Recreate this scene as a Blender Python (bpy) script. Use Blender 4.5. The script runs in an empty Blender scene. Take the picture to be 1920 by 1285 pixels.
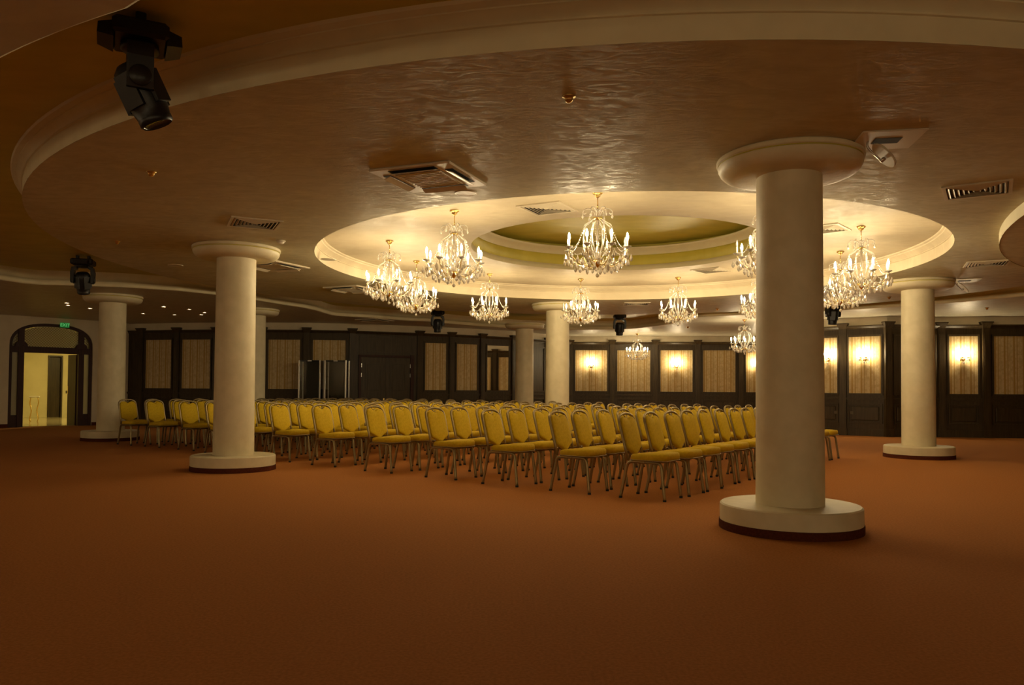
import bpy, math, random
from mathutils import Matrix, Vector
from math import sin, cos, pi, radians, atan2, hypot, tan

random.seed(7)
scn = bpy.context.scene
COL = scn.collection

# ------------------------------------------------------------------ camera
FPX, HOR, ROLL, EYE = 1462.0, 731.2, 0.007, 1.177
PITCH = math.atan(FPX / 53700.0)
cd = bpy.data.cameras.new('camera')
cam = bpy.data.objects.new('camera', cd)
COL.objects.link(cam)
cd.sensor_fit = 'HORIZONTAL'
cd.sensor_width = 36.0
cd.lens = 36.0 * FPX / 1920.0
cd.shift_y = ((HOR - FPX * tan(PITCH)) - 642.5) / 1920.0
cd.clip_end = 200
_f = Vector((0, cos(PITCH), sin(PITCH)))
_u0 = Vector((0, -sin(PITCH), cos(PITCH)))
_r0 = Vector((1, 0, 0))
_r = cos(ROLL) * _r0 + sin(ROLL) * _u0
_u = -sin(ROLL) * _r0 + cos(ROLL) * _u0
cam.matrix_world = Matrix(((_r.x, _u.x, -_f.x, 0), (_r.y, _u.y, -_f.y, 0), (_r.z, _u.z, -_f.z, EYE), (0, 0, 0, 1)))
scn.camera = cam

# ------------------------------------------------------------------ world, exposure
w = bpy.data.worlds.new('world')
scn.world = w
w.use_nodes = True
w.node_tree.nodes['Background'].inputs[0].default_value = (0, 0, 0, 1)
w.node_tree.nodes['Background'].inputs[1].default_value = 0
scn.view_settings.view_transform = 'Standard'
scn.view_settings.look = 'None'
scn.view_settings.gamma = 1.0
scn.view_settings.use_curve_mapping = False
scn.view_settings.exposure = 0.22
scn.cycles.sample_clamp_indirect = 3.0
scn.cycles.max_bounces = 6
scn.cycles.diffuse_bounces = 4
scn.cycles.glossy_bounces = 2
scn.cycles.transmission_bounces = 4

BULB = 300.0            # radiance of a candle bulb
SCONCE = 700.0
WARM = (1.0, 0.79, 0.46)

# ------------------------------------------------------------------ materials
MATS = {}


def mat(name, color=(.5, .5, .5), rough=.5, metal=0.0, spec=.5, emit=None, estr=0.0, trans=0.0, ior=1.45, coat=0.0):
    m = bpy.data.materials.new(name)
    m.use_nodes = True
    b = m.node_tree.nodes['Principled BSDF']
    b.inputs['Base Color'].default_value = (*color, 1)
    b.inputs['Roughness'].default_value = rough
    b.inputs['Metallic'].default_value = metal
    b.inputs['Specular IOR Level'].default_value = spec
    b.inputs['Transmission Weight'].default_value = trans
    b.inputs['IOR'].default_value = ior
    b.inputs['Coat Weight'].default_value = coat
    if emit:
        b.inputs['Emission Color'].default_value = (*emit, 1)
        b.inputs['Emission Strength'].default_value = estr
    MATS[name] = m
    return m


def nodes(m):
    nt = m.node_tree
    return nt, nt.nodes, nt.links, nt.nodes['Principled BSDF']


def noisy(m, c1, c2, scale=(4, 4, 4), detail=4, bump=0.0, bscale=None, bdist=.01, rough=None, fac=(.35, .65), dist=0.0):
    nt, N, L, b = nodes(m)
    tc = N.new('ShaderNodeTexCoord')
    mp = N.new('ShaderNodeMapping')
    mp.inputs['Scale'].default_value = scale
    n = N.new('ShaderNodeTexNoise')
    n.inputs['Scale'].default_value = 1
    n.inputs['Detail'].default_value = detail
    n.inputs['Distortion'].default_value = dist
    r = N.new('ShaderNodeValToRGB')
    r.color_ramp.elements[0].position, r.color_ramp.elements[1].position = fac
    r.color_ramp.elements[0].color = (*c1, 1)
    r.color_ramp.elements[1].color = (*c2, 1)
    L.new(tc.outputs['Object'], mp.inputs[0])
    L.new(mp.outputs[0], n.inputs['Vector'])
    L.new(n.outputs['Fac'], r.inputs[0])
    L.new(r.outputs[0], b.inputs['Base Color'])
    if bump:
        n2 = n
        if bscale:
            mp2 = N.new('ShaderNodeMapping')
            mp2.inputs['Scale'].default_value = bscale
            n2 = N.new('ShaderNodeTexNoise')
            n2.inputs['Scale'].default_value = 1
            n2.inputs['Detail'].default_value = 5
            n2.inputs['Distortion'].default_value = dist
            L.new(tc.outputs['Object'], mp2.inputs[0])
            L.new(mp2.outputs[0], n2.inputs['Vector'])
        bp = N.new('ShaderNodeBump')
        bp.inputs['Strength'].default_value = bump
        bp.inputs['Distance'].default_value = bdist
        L.new(n2.outputs['Fac'], bp.inputs['Height'])
        L.new(bp.outputs[0], b.inputs['Normal'])
    if rough:
        mr = N.new('ShaderNodeMapRange')
        mr.inputs['From Min'].default_value, mr.inputs['From Max'].default_value = .36, .64
        mr.inputs['To Min'].default_value, mr.inputs['To Max'].default_value = rough
        L.new((n2 if bump else n).outputs['Fac'], mr.inputs['Value'])
        L.new(mr.outputs[0], b.inputs['Roughness'])
    return m


noisy(mat('plaster', rough=.4), (.485, .43, .27), (.575, .515, .335), (1.8, 2.8, 2), 7, .12, (4, 9, 5), .02, (.42, .78), dist=2.2)
noisy(mat('soffit_plaster', rough=.45), (.58, .54, .42), (.64, .60, .47), (1.6, 2.6, 2), 6, .15, (5, 7, 5), .02, (.36, .60), dist=1.6)
noisy(mat('cream_plaster', rough=.5), (.55, .46, .31), (.61, .52, .355), (1.5, 3, 2), 6, .12, (5, 7, 5), .015, (.50, .68), dist=1.4)
noisy(mat('cream_paint', rough=.55), (.68, .605, .40), (.72, .645, .43), (5, 5, 5), 3)
noisy(mat('column_plaster', rough=.5), (.66, .585, .39), (.73, .65, .45), (6, 6, 6), 5, .25, (22, 22, 22), .006)
noisy(mat('olive_plaster', rough=.5), (.54, .46, .06), (.62, .53, .085), (2, 4, 2), 5, .2, (3, 8, 4), .015)
noisy(mat('white_wall', rough=.6), (.60, .52, .37), (.66, .57, .41), (3, 3, 3), 3)
noisy(mat('carpet', rough=.95, spec=.1), (.37, .150, .042), (.47, .192, .056), (60, 60, 60), 4, .6, (260, 260, 260), .004)
noisy(mat('base_carpet', rough=.9, spec=.1), (.07, .018, .008), (.10, .026, .012), (60, 60, 60), 3)
noisy(mat('dark_wood', rough=.42, spec=.32), (.040, .027, .012), (.064, .043, .019), (26, 26, 2.2), 4)
noisy(mat('mahogany', rough=.5, spec=.3), (.030, .009, .006), (.048, .014, .009), (26, 26, 2.2), 4)
noisy(mat('tile_floor', rough=.12), (.42, .34, .18), (.50, .41, .23), (3, 3, 3), 3)
noisy(mat('corridor_wall', rough=.6), (.62, .54, .28), (.68, .60, .33), (2, 2, 2), 3)
noisy(mat('chair_fabric', rough=.75, spec=.25), (.55, .38, .012), (.63, .44, .018), (40, 40, 40), 3, .15, (300, 300, 300), .002)
mat('chair_metal', (.33, .265, .14), .38, .85)
mat('rubber', (.015, .012, .01), .7)
mat('gold', (.80, .56, .20), .18, 1.0)
mat('crystal', (1.0, .95, .86), .06, 0, trans=.62, ior=1.52)
mat('gilt_glass', (.95, .78, .45), .15, .25, trans=.3, ior=1.5)
mat('candle_white', (.85, .80, .68), .5)
mat('bulb_lit', (1, .9, .7), .4, emit=WARM, estr=BULB)
mat('sconce_lit', (1, .9, .7), .4, emit=WARM, estr=SCONCE)
mat('bulb_off', (.85, .82, .74), .15, trans=.3)
mat('black_metal', (.010, .010, .011), .38)
mat('lens_glass', (.02, .02, .025), .05, spec=.8)
mat('vent_white', (.58, .50, .36), .45)
mat('unit_white', (.66, .58, .44), .4)
mat('vent_dark', (.02, .016, .01), .7)
mat('brass', (.75, .55, .22), .25, 1.0)
mat('aluminium', (.62, .60, .56), .3, 1.0)
mat('cabinet_black', (.008, .009, .011), .2)
mat('glass', (.95, .98, .97), .01, trans=1.0, ior=1.45)
mat('mirror', (.80, .78, .72), .02, 1.0)
mat('exit_green', (.02, .25, .06), .5, emit=(.05, .65, .12), estr=.10)
mat('exit_letter', (.02, .2, .05), .5, emit=(.25, 1.0, .30), estr=.35)
mat('downlight_lit', (1, .9, .7), .4, emit=(1, .78, .46), estr=45)
mat('corridor_lamp', (1, .9, .7), .4, emit=(1, .80, .30), estr=330)
mat('frosted', (.62, .58, .36), .5, trans=.35)
mat('switch_dark', (.08, .06, .03), .5)


def wallpaper_mat():
    m = mat('wallpaper', (.6, .5, .3), .7, spec=.2)
    nt, N, L, b = nodes(m)
    tc = N.new('ShaderNodeTexCoord')
    sx = N.new('ShaderNodeSeparateXYZ')
    L.new(tc.outputs['Object'], sx.inputs[0])

    def stripes(freq, thr, off):
        a = N.new('ShaderNodeMath'); a.operation = 'MULTIPLY_ADD'
        a.inputs[1].default_value = freq; a.inputs[2].default_value = off
        L.new(sx.outputs['X'], a.inputs[0])
        fr = N.new('ShaderNodeMath'); fr.operation = 'FRACT'
        L.new(a.outputs[0], fr.inputs[0])
        gt = N.new('ShaderNodeMath'); gt.operation = 'LESS_THAN'
        gt.inputs[1].default_value = thr
        L.new(fr.outputs[0], gt.inputs[0])
        return gt
    s1, s2, s3 = stripes(4.2, .16, .1), stripes(4.2, .07, .72), stripes(12.6, .18, .4)
    ns = N.new('ShaderNodeTexNoise'); ns.inputs['Scale'].default_value = 14; ns.inputs['Detail'].default_value = 4
    L.new(tc.outputs['Object'], ns.inputs['Vector'])
    base = N.new('ShaderNodeValToRGB')
    base.color_ramp.elements[0].position = .4; base.color_ramp.elements[1].position = .6
    base.color_ramp.elements[0].color = (.50, .38, .20, 1); base.color_ramp.elements[1].color = (.62, .50, .29, 1)
    L.new(ns.outputs['Fac'], base.inputs[0])
    col = base.outputs[0]
    for s, c in ((s3, (.54, .40, .20)), (s1, (.42, .27, .085)), (s2, (.38, .24, .07))):
        mx = N.new('ShaderNodeMix'); mx.data_type = 'RGBA'
        L.new(s.outputs[0], mx.inputs[0])
        L.new(col, mx.inputs[6])
        mx.inputs[7].default_value = (*c, 1)
        col = mx.outputs[2]
    L.new(col, b.inputs['Base Color'])
    return m


wallpaper_mat()

# ------------------------------------------------------------------ mesh helpers


class MB:
    """collects faces; build() links one mesh object"""

    def __init__(s):
        s.v, s.f, s.sm = [], [], []

    def add(s, vs, fs, smooth=False):
        o = len(s.v)
        s.v += [tuple(p) for p in vs]
        s.f += [tuple(i + o for i in f) for f in fs]
        s.sm += [smooth] * len(fs)
        return s

    def box(s, x0, x1, y0, y1, z0, z1, M=None):
        vs = [(x, y, z) for z in (z0, z1) for y in (y0, y1) for x in (x0, x1)]
        if M is not None:
            vs = [tuple(M @ Vector(p)) for p in vs]
        return s.add(vs, [(0, 2, 3, 1), (4, 5, 7, 6), (0, 1, 5, 4), (2, 6, 7, 3), (0, 4, 6, 2), (1, 3, 7, 5)])

    def bbox(s, x0, x1, y0, y1, z0, z1, b=.01, M=None):
        """box with chamfered edges (three nested boxes' hull)"""
        vs = []
        for z, i in ((z0, b), (z0 + b, 0), (z1 - b, 0), (z1, b)):
            xa, xb, ya, yb = x0 + i, x1 - i, y0 + i, y1 - i
            c = b if i == 0 else b * .4
            vs += [(xa + c, ya, z), (xb - c, ya, z), (xb, ya + c, z), (xb, yb - c, z), (xb - c, yb, z), (xa + c, yb, z), (xa, yb - c, z), (xa, ya + c, z)]
        fs = [tuple(range(7, -1, -1)), tuple(range(24, 32))]
        for k in range(3):
            for i in range(8):
                j = (i + 1) % 8
                fs.append((k * 8 + i, k * 8 + j, k * 8 + 8 + j, k * 8 + 8 + i))
        if M is not None:
            vs = [tuple(M @ Vector(p)) for p in vs]
        return s.add(vs, fs)

    def lathe(s, prof, seg=24, M=None, smooth=True, a0=0, a1=2 * pi, sharp=None):
        if sharp is not None:       # break the shading where the profile turns by more than `sharp` degrees
            run = [prof[0]]
            for i in range(1, len(prof)):
                run.append(prof[i])
                if i < len(prof) - 1:
                    d0 = atan2(prof[i][1] - prof[i - 1][1], prof[i][0] - prof[i - 1][0])
                    d1 = atan2(prof[i + 1][1] - prof[i][1], prof[i + 1][0] - prof[i][0])
                    t = abs((d1 - d0 + pi) % (2 * pi) - pi)
                    if t > radians(sharp):
                        s.lathe(run, seg, M, smooth, a0, a1)
                        run = [prof[i]]
            return s.lathe(run, seg, M, smooth, a0, a1)
        vs, fs = [], []
        full = abs(a1 - a0 - 2 * pi) < 1e-6
        n = seg if full else seg + 1
        for r, z in prof:
            for k in range(n):
                a = a0 + (a1 - a0) * k / seg
                vs.append((r * cos(a), r * sin(a), z))
        for i in range(len(prof) - 1):
            for k in range(seg):
                k2 = (k + 1) % n
                fs.append((i * n + k, i * n + k2, (i + 1) * n + k2, (i + 1) * n + k))
        if M is not None:
            vs = [tuple(M @ Vector(p)) for p in vs]
        return s.add(vs, fs, smooth)

    def tube(s, pts, r, seg=6, caps=True, smooth=True, r2=None):
        """round tube along a polyline; r a number or list; r2 makes an oval section"""
        P = [Vector(p) for p in pts]
        n = len(P)
        R = r if isinstance(r, (list, tuple)) else [r] * n
        T = []
        for i in range(n):
            d = (P[min(i + 1, n - 1)] - P[max(i - 1, 0)])
            T.append(d.normalized() if d.length > 1e-9 else Vector((0, 0, 1)))
        ref = Vector((0, 0, 1)) if abs(T[0].z) < .9 else Vector((1, 0, 0))
        u = T[0].cross(ref).normalized()
        vs, fs = [], []
        for i in range(n):
            u = (u - T[i] * u.dot(T[i])).normalized()
            v = T[i].cross(u)
            for k in range(seg):
                a = 2 * pi * k / seg
                vs.append(P[i] + u * cos(a) * R[i] + v * sin(a) * (r2 if r2 else R[i]))
        for i in range(n - 1):
            for k in range(seg):
                k2 = (k + 1) % seg
                fs.append((i * seg + k, i * seg + k2, (i + 1) * seg + k2, (i + 1) * seg + k))
        if caps:
            fs.append(tuple(range(seg - 1, -1, -1)))
            fs.append(tuple((n - 1) * seg + k for k in range(seg)))
        return s.add(vs, fs, smooth)

    def prism(s, poly, y0, y1, M=None):
        """polygon in xz extruded along y"""
        n = len(poly)
        vs = [(x, y0, z) for x, z in poly] + [(x, y1, z) for x, z in poly]
        fs = [tuple(range(n)), tuple(range(2 * n - 1, n - 1, -1))]
        for i in range(n):
            j = (i + 1) % n
            fs.append((j, i, n + i, n + j))
        if M is not None:
            vs = [tuple(M @ Vector(p)) for p in vs]
        return s.add(vs, fs)

    def mesh(s, name, m):
        me = bpy.data.meshes.new(name)
        me.from_pydata(s.v, [], s.f)
        me.polygons.foreach_set('use_smooth', s.sm)
        me.materials.append(MATS[m])
        me.update()
        return me

    def build(s, name, m, parent=None, loc=None, rotz=None):
        return link(name, s.mesh(name, m), parent, loc, rotz)


def link(name, me, parent=None, loc=None, rotz=None):
    o = bpy.data.objects.new(name, me)
    COL.objects.link(o)
    if parent is not None:
        o.parent = parent
    if loc is not None:
        o.location = loc
    if rotz is not None:
        o.rotation_euler = (0, 0, rotz)
    return o


def tag(o, label=None, cat=None, group=None, kind=None):
    if label: o['label'] = label
    if cat: o['category'] = cat
    if group: o['group'] = group
    if kind: o['kind'] = kind
    return o


def thing(name, label, cat, loc=(0, 0, 0), rotz=0, group=None):
    return tag(link(name, None, None, loc, rotz), label, cat, group)


def struct(o, label=None):
    o['kind'] = 'structure'
    if label: o['label'] = label
    return o


def copy_tree(o, parent=None):
    c = o.copy()
    COL.objects.link(c)
    c.parent = parent
    for ch in list(o.children):
        copy_tree(ch, c)
    return c


def smooth_path(pts, n=6):
    """Catmull-Rom through the points"""
    P = [Vector(p) for p in pts]
    out = []
    for i in range(len(P) - 1):
        p0, p1, p2, p3 = P[max(i - 1, 0)], P[i], P[i + 1], P[min(i + 2, len(P) - 1)]
        for k in range(n):
            t = k / n
            out.append(.5 * ((2 * p1) + (p2 - p0) * t + (2 * p0 - 5 * p1 + 4 * p2 - p3) * t * t + (3 * p1 - p0 - 3 * p2 + p3) * t ** 3))
    out.append(P[-1])
    return out


# ------------------------------------------------------------------ layout constants (metres)
CX, CY = 1.70, 12.65          # centre of the round ceiling
ZC, ZU = 3.208, 3.50          # low ceiling / raised ceiling
R1, R2, R3 = 4.78, 8.21, 2.38
TC = Matrix.Translation((CX, CY, 0))

# ------------------------------------------------------------------ floor, ceilings
m = MB()
m.add([(-34, -14, 0), (36, -14, 0), (36, 44, 0), (-34, 44, 0)], [(0, 1, 2, 3)])
struct(m.build('floor', 'carpet'), 'rust-brown carpet covering the hall floor')


def annulus(r0, r1, z, seg=128, down=True):
    return MB().lathe([(r0, z), (r1, z)], seg, smooth=False)


def cobj(mb, name, m, label=None):
    return struct(mb.build(name, m, None, (CX, CY, 0)), label)


cobj(annulus(R1, R2, ZC), 'ceiling', 'plaster', 'low ring ceiling of brown polished plaster around the recess')
t1 = cobj(MB().lathe([(R2, ZC), (R2, ZC + .155), (R2 + .014, ZC + .160), (R2 + .014, ZC + .172), (R2, ZC + .177), (R2 + .012, ZC + .2),
                      (R2 + .05, ZC + .235), (R2 + .06, ZC + .24), (R2 + .06, ZC + .25), (R2 + .10, ZC + .27), (R2 + .11, ZU)], 160, sharp=20), 'trim_1', 'cream_paint',
          'cream fascia and crown moulding on the outer rim of the ring ceiling')
cobj(MB().lathe([(R1, ZC), (R1, ZC + .165), (R1 - .012, ZC + .168), (R1 - .012, ZC + .178), (R1 - .004, ZC + .182), (R1 - .03, ZC + .21),
                 (R1 - .08, ZC + .245), (R1 - .085, ZC + .26), (R1 - .11, ZC + .275), (R1 - .115, ZU)], 160, sharp=20), 'trim_2', 'cream_plaster',
     'cream fascia and crown moulding inside the round recess')
cobj(annulus(R3, R1 + .05, ZU, 128), 'ceiling_recess', 'cream_plaster', 'raised cream plaster ring that carries the chandeliers')
d1 = cobj(MB().lathe([(R3, ZU), (R3, ZU + .095), (R3 + .03, ZU + .095)], 96), 'trim_3', 'cream_paint', 'cream lip of the olive centre dome')
MB().lathe([(R3 - .02, ZU + .28), (R3 - .03, ZU + .30), (R3 - .10, ZU + .38), (R3 - .14, ZU + .40), (R3 - .14, ZU + .42), (R3 + .2, ZU + .42)], 96).build('crown_moulding', 'cream_paint', d1)
MB().lathe([(R3 + .03, ZU + .095), (R3 + .03, ZU + .28), (R3 - .02, ZU + .28)], 96).build('olive_band', 'olive_plaster', d1)
cobj(MB().lathe([(.001, ZU + .52), (R3 + .2, ZU + .52), (R3 + .2, ZU + .40)], 96, smooth=False), 'ceiling_dome', 'olive_plaster', 'olive disc at the centre of the round recess')
cobj(annulus(R2 - .02, 17, ZU, 96), 'ceiling_upper', 'olive_plaster', 'raised olive ceiling between the ring and the outer soffit')

# outer soffit with scalloped inner edge
TAB = [(22, 9.68), (33.3, 9.5), (41, 9.33), (58.8, 9.15), (67.8, 9.2), (71, 10.0), (74, 11.3), (80.4, 13.2), (89, 13.6), (97, 13.2), (105, 12.3), (111.8, 11.5), (115.3, 11.5),
       (120.6, 11.2), (126.4, 11.25), (131.4, 10.26), (135.2, 9.81), (144.5, 9.32), (151.7, 9.24), (157.1, 9.46), (161.7, 10.1), (164.4, 10.95), (165.9, 11.64),
       (169.2, 11.7), (212, 11.7), (214, 11.2), (219, 10.0), (226, 9.42), (237, 9.27), (246, 9.33), (252, 9.6), (257, 10.2), (261, 11.2), (263, 11.7), (301, 11.7),
       (303, 11.2), (309, 10.0), (316, 9.42), (327, 9.27), (338, 9.4), (350, 9.65), (382, 9.68)]


def soffit_r(a):
    while a < 22: a += 360
    while a >= 382: a -= 360
    for (a0, r0), (a1, r1) in zip(TAB, TAB[1:]):
        if a0 <= a <= a1:
            return r0 + (r1 - r0) * (a - a0) / (a1 - a0)
    return 9.68


NS = 300
RS = [soffit_r(360.0 * k / NS) for k in range(NS)]
prof = [(23.4, ZC), (0, ZC), (-.022, ZC + .012), (-.034, ZC + .05), (-.02, ZC + .09), (.01, ZC + .115), (.05, ZC + .12), (.055, ZC + .20), (.03, ZC + .25), (.02, ZU)]
vs, fs = [], []
for i, (d, z) in enumerate(prof[1:]):
    for k in range(NS):
        a = 2 * pi * k / NS
        vs.append(((RS[k] + d) * cos(a), (RS[k] + d) * sin(a), z))
for i in range(len(prof) - 2):
    for k in range(NS):
        k2 = (k + 1) % NS
        fs.append((i * NS + k, i * NS + k2, (i + 1) * NS + k2, (i + 1) * NS + k))
struct(MB().add(vs, fs, True).build('trim_4', 'cream_paint', None, (CX, CY, 0)), 'scalloped cream moulding along the edge of the outer soffit')
vs = [(RS[k] * cos(2 * pi * k / NS), RS[k] * sin(2 * pi * k / NS), ZC) for k in range(NS)] + [(32 * cos(2 * pi * k / NS), 32 * sin(2 * pi * k / NS), ZC) for k in range(NS)]
fs = [(k, (k + 1) % NS, NS + (k + 1) % NS, NS + k) for k in range(NS)]
struct(MB().add(vs, fs).build('ceiling_soffit', 'soffit_plaster', None, (CX, CY, 0)), 'outer plaster soffit with downlights near the walls')

# a second, lower disc reaching in from the side of the hall
D2X, D2Y, D2R, D2Z = 13.05, 5.66, 8.05, 3.07
struct(MB().lathe([(.001, D2Z), (D2R, D2Z), (D2R, ZC)], 160, smooth=False).build('ceiling_disc', 'plaster', None, (D2X, D2Y, 0)), 'lower round ceiling disc with lit cream rim at the hall side')
MB().lathe([(D2R + .004, D2Z - .002), (D2R + .004, ZC - .002)], 160).build('rim_band', 'cream_paint', bpy.data.objects['ceiling_disc'])

# ------------------------------------------------------------------ columns
COLS = [((2.40, 6.74), 'round cream column with drum base in front of the chair rows'),
        ((-4.01, 11.28), 'round cream column beside the open end of the chair rows'),
        ((7.40, 14.20), 'round cream column standing before the sconce wall by an open hatch'),
        ((1.07, 18.40), 'round cream column between the chair rows and the mirror wall'),
        ((-8.90, 17.33), 'round cream column next to the arched entrance'),
        ((-6.65, 20.10), 'round cream column before the wallpapered wall near the display cabinets'),
        ((0.38, 23.90), 'slim cream column close to the mirror panel wall')]
shaft = MB().lathe([(.283, .20), (.278, 1.6), (.272, ZC - .12)], 48).mesh('shaft', 'column_plaster')
base = MB().lathe([(.001, .215), (.57, .215), (.583, .205), (.585, .19), (.585, .07), (.57, .068)], 56, sharp=25).mesh('drum_base', 'column_plaster')
skirt = MB().lathe([(.57, .070), (.592, .068), (.592, 0)], 56, sharp=25).mesh('base_skirting', 'base_carpet')
cap = MB().lathe([(.602, ZC - .001), (.612, ZC - .012), (.612, ZC - .04), (.602, ZC - .048), (.590, ZC - .049), (.590, ZC - .057), (.600, ZC - .060), (.597, ZC - .085), (.582, ZC - .115),
                  (.555, ZC - .142), (.515, ZC - .160), (.47, ZC - .168), (.25, ZC - .168)], 56, sharp=32).mesh('capital', 'column_plaster')
line = MB().lathe([(.600, ZC - .0475), (.594, ZC - .050), (.594, ZC - .056), (.600, ZC - .0585)], 56).mesh('accent_line', 'olive_plaster')
for (x, y), lab in COLS:
    t = thing('round_column', lab, 'column', (x, y, 0), 0, 'round cream columns of the hall')
    t['kind'] = 'structure'
    link('shaft', shaft, t); link('drum_base', base, t); link('base_skirting', skirt, t); c_ = link('capital', cap, t)
    link('accent_line', line, c_)

# ------------------------------------------------------------------ walls with wood panelling


def wall_run(name, pts, label, zt=ZC, m='white_wall'):
    mb = MB()
    for (x0, y0), (x1, y1) in zip(pts, pts[1:]):
        L = hypot(x1 - x0, y1 - y0)
        M = Matrix.Translation((x0, y0, 0)) @ Matrix.Rotation(atan2(y1 - y0, x1 - x0), 4, 'Z')
        mb.box(0, L, 0, .12, 0, zt, M)
    return struct(mb.build(name, m), label)


WPZ = (1.15, 2.68)


def pilaster(wall, x, y, rot, wide=.18, big=True):
    mb = MB()
    mb.box(-wide / 2, wide / 2, -.085, .02, 0, 2.93)
    mb.box(-wide / 2 - .015, wide / 2 + .015, -.10, .02, 0, .20)
    mb.box(-wide / 2 + .03, wide / 2 - .03, -.095, -.085, .30, 2.75)
    p = mb.build('pilaster', 'dark_wood', wall, (x, y, 0), rot)
    c = MB()
    a = wide / 2
    for z0, z1, w0, w1, d0, d1 in ((2.90, 2.95, a, a + .015, .085, .105), (2.95, 3.03, a + .015, a + .055, .105, .15), (3.03, 3.06, a + .06, a + .06, .155, .155)):
        c.add([(-w0, -d0, z0), (w0, -d0, z0), (w0, .02, z0), (-w0, .02, z0), (-w1, -d1, z1), (w1, -d1, z1), (w1, .02, z1), (-w1, .02, z1)],
              [(3, 2, 1, 0), (4, 5, 6, 7), (0, 1, 5, 4), (1, 2, 6, 5), (2, 3, 7, 6), (3, 0, 4, 7)])
    c.build('pilaster_cap', 'dark_wood', p)
    return p


def bay(wall, p0, p1, kind='paper', mg=.19, pil=True):
    (x0, y0), (x1, y1) = p0, p1
    L = hypot(x1 - x0, y1 - y0)
    rot = atan2(y1 - y0, x1 - x0)
    at = (x0, y0, 0)
    MB().box(0, L, -.03, 0, 0, 2.92).build('backing_panel', 'dark_wood', wall, at, rot)
    # cornice, profile extruded along the bay
    cz = MB()
    cz.prism([(0, 2.88), (-.045, 2.885), (-.05, 2.91), (-.075, 2.935), (-.095, 2.96), (-.10, 2.985), (0, 2.985)], 0, L, Matrix(((0, 1, 0, 0), (1, 0, 0, 0), (0, 0, 1, 0), (0, 0, 0, 1))))
    cz.build('cornice', 'dark_wood', wall, at, rot)
    MB().box(0, L, -.055, 0, 0, .19).build('baseboard', 'dark_wood', wall, at, rot)
    a, b = mg, L - mg
    z0, z1 = WPZ
    if kind in ('paper', 'mirror', 'wood') and b - a > .12:
        fr = MB()
        for (u0, u1, w0, w1) in ((a - .045, a, z0 - .045, z1 + .045), (b, b + .045, z0 - .045, z1 + .045), (a, b, z0 - .045, z0), (a, b, z1, z1 + .045)):
            fr.box(u0, u1, -.062, -.03, w0, w1)
        fr.build('panel_frame', 'dark_wood', wall, at, rot)
        pm = {'paper': 'wallpaper', 'mirror': 'mirror', 'wood': 'dark_wood'}[kind]
        nm = {'paper': 'wallpaper_panel', 'mirror': 'mirror_panel', 'wood': 'wood_panel'}[kind]
        MB().box(a, b, -.036, -.028, z0, z1).build(nm, pm, wall, at, rot)
    if kind != 'door':
        rl = MB().box(0, L, -.075, 0, .995, 1.03).box(0, L, -.06, 0, .965, .995)
        rl.build('chair_rail', 'dark_wood', wall, at, rot)
        if b - a > .12:
            wp = MB()
            for (u0, u1, w0, w1) in ((a - .03, a, .34, .87), (b, b + .03, .34, .87), (a, b, .34, .37), (a, b, .84, .87)):
                wp.box(u0, u1, -.062, -.03, w0, w1)
            wp.bbox(a + .05, b - .05, -.052, -.03, .42, .79, .014)
            wp.build('wainscot_panel', 'dark_wood', wall, at, rot)
    if pil:
        pilaster(wall, x0, y0, rot)
    return at, rot, L


PL = [(-12.30, 25.02), (-11.83, 24.90), (-10.53, 24.52), (-9.20, 24.27), (-7.73, 24.15), (-6.36, 24.13), (-5.00, 24.32), (-3.00, 25.16), (-2.01, 25.66), (-1.02, 26.22), (0.02, 27.0), (1.25, 28.25), (2.20, 29.33)]
wl = wall_run('wall_left', PL, 'curved dark panelled wall with wallpaper panels and double door')
for i, k in enumerate(['wood', 'paper', 'paper', 'paper', 'paper', 'paper', 'door', 'paper', 'paper', 'mirror', 'wood', 'wood']):
    r = bay(wl, PL[i], PL[i + 1], k, .19 if i not in (0,) else .12, pil=(i != 0))
    if k == 'door':
        DOORBAY = r
PB = [(2.20, 29.33), (3.75, 29.17), (5.33, 28.98), (6.85, 28.75), (8.37, 28.54), (9.55, 28.38)]
wb = wall_run('wall_back', PB, 'dark panelled back wall with striped wallpaper and sconces')
BB = [bay(wb, PB[i], PB[i + 1]) for i in range(5)]
PS = [(9.55, 28.38), (9.30, 26.8), (9.03, 25.2), (8.77, 23.55), (8.50, 21.95)]
ws = wall_run('wall_return', PS, 'panelled return wall beside the back wall')
for i in range(4):
    bay(ws, PS[i], PS[i + 1])
PR = [(8.50, 21.95), (9.10, 21.40), (9.98, 20.72), (11.46, 20.82), (12.50, 20.58), (14.55, 20.42), (16.6, 20.3), (20.0, 20.2)]
wr = wall_run('wall_right', PR, 'dark panelled side wall with lit wallpaper panels')
BR = [bay(wr, PR[i], PR[i + 1], ['paper', 'paper', 'wood', 'paper', 'paper', 'paper', 'paper'][i], .15 if i < 2 else .19) for i in range(7)]
wall_run('wall_side', [(20.0, 20.2), (20.0, -9)], 'plain plaster wall at the hall side')
wall_run('wall_front', [(20.0, -9), (-19, -9)], 'plain plaster wall opposite the panelled wall')
wall_run('wall_entrance', [(-19, -9), (-19, 17.0), (-15.2, 21.26)], 'plain cream wall leading to the arched entrance')
wall_run('wall_corner', [(-12.42, 24.28), (-12.30, 25.02)], 'narrow cream wall return beside the entrance')

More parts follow.
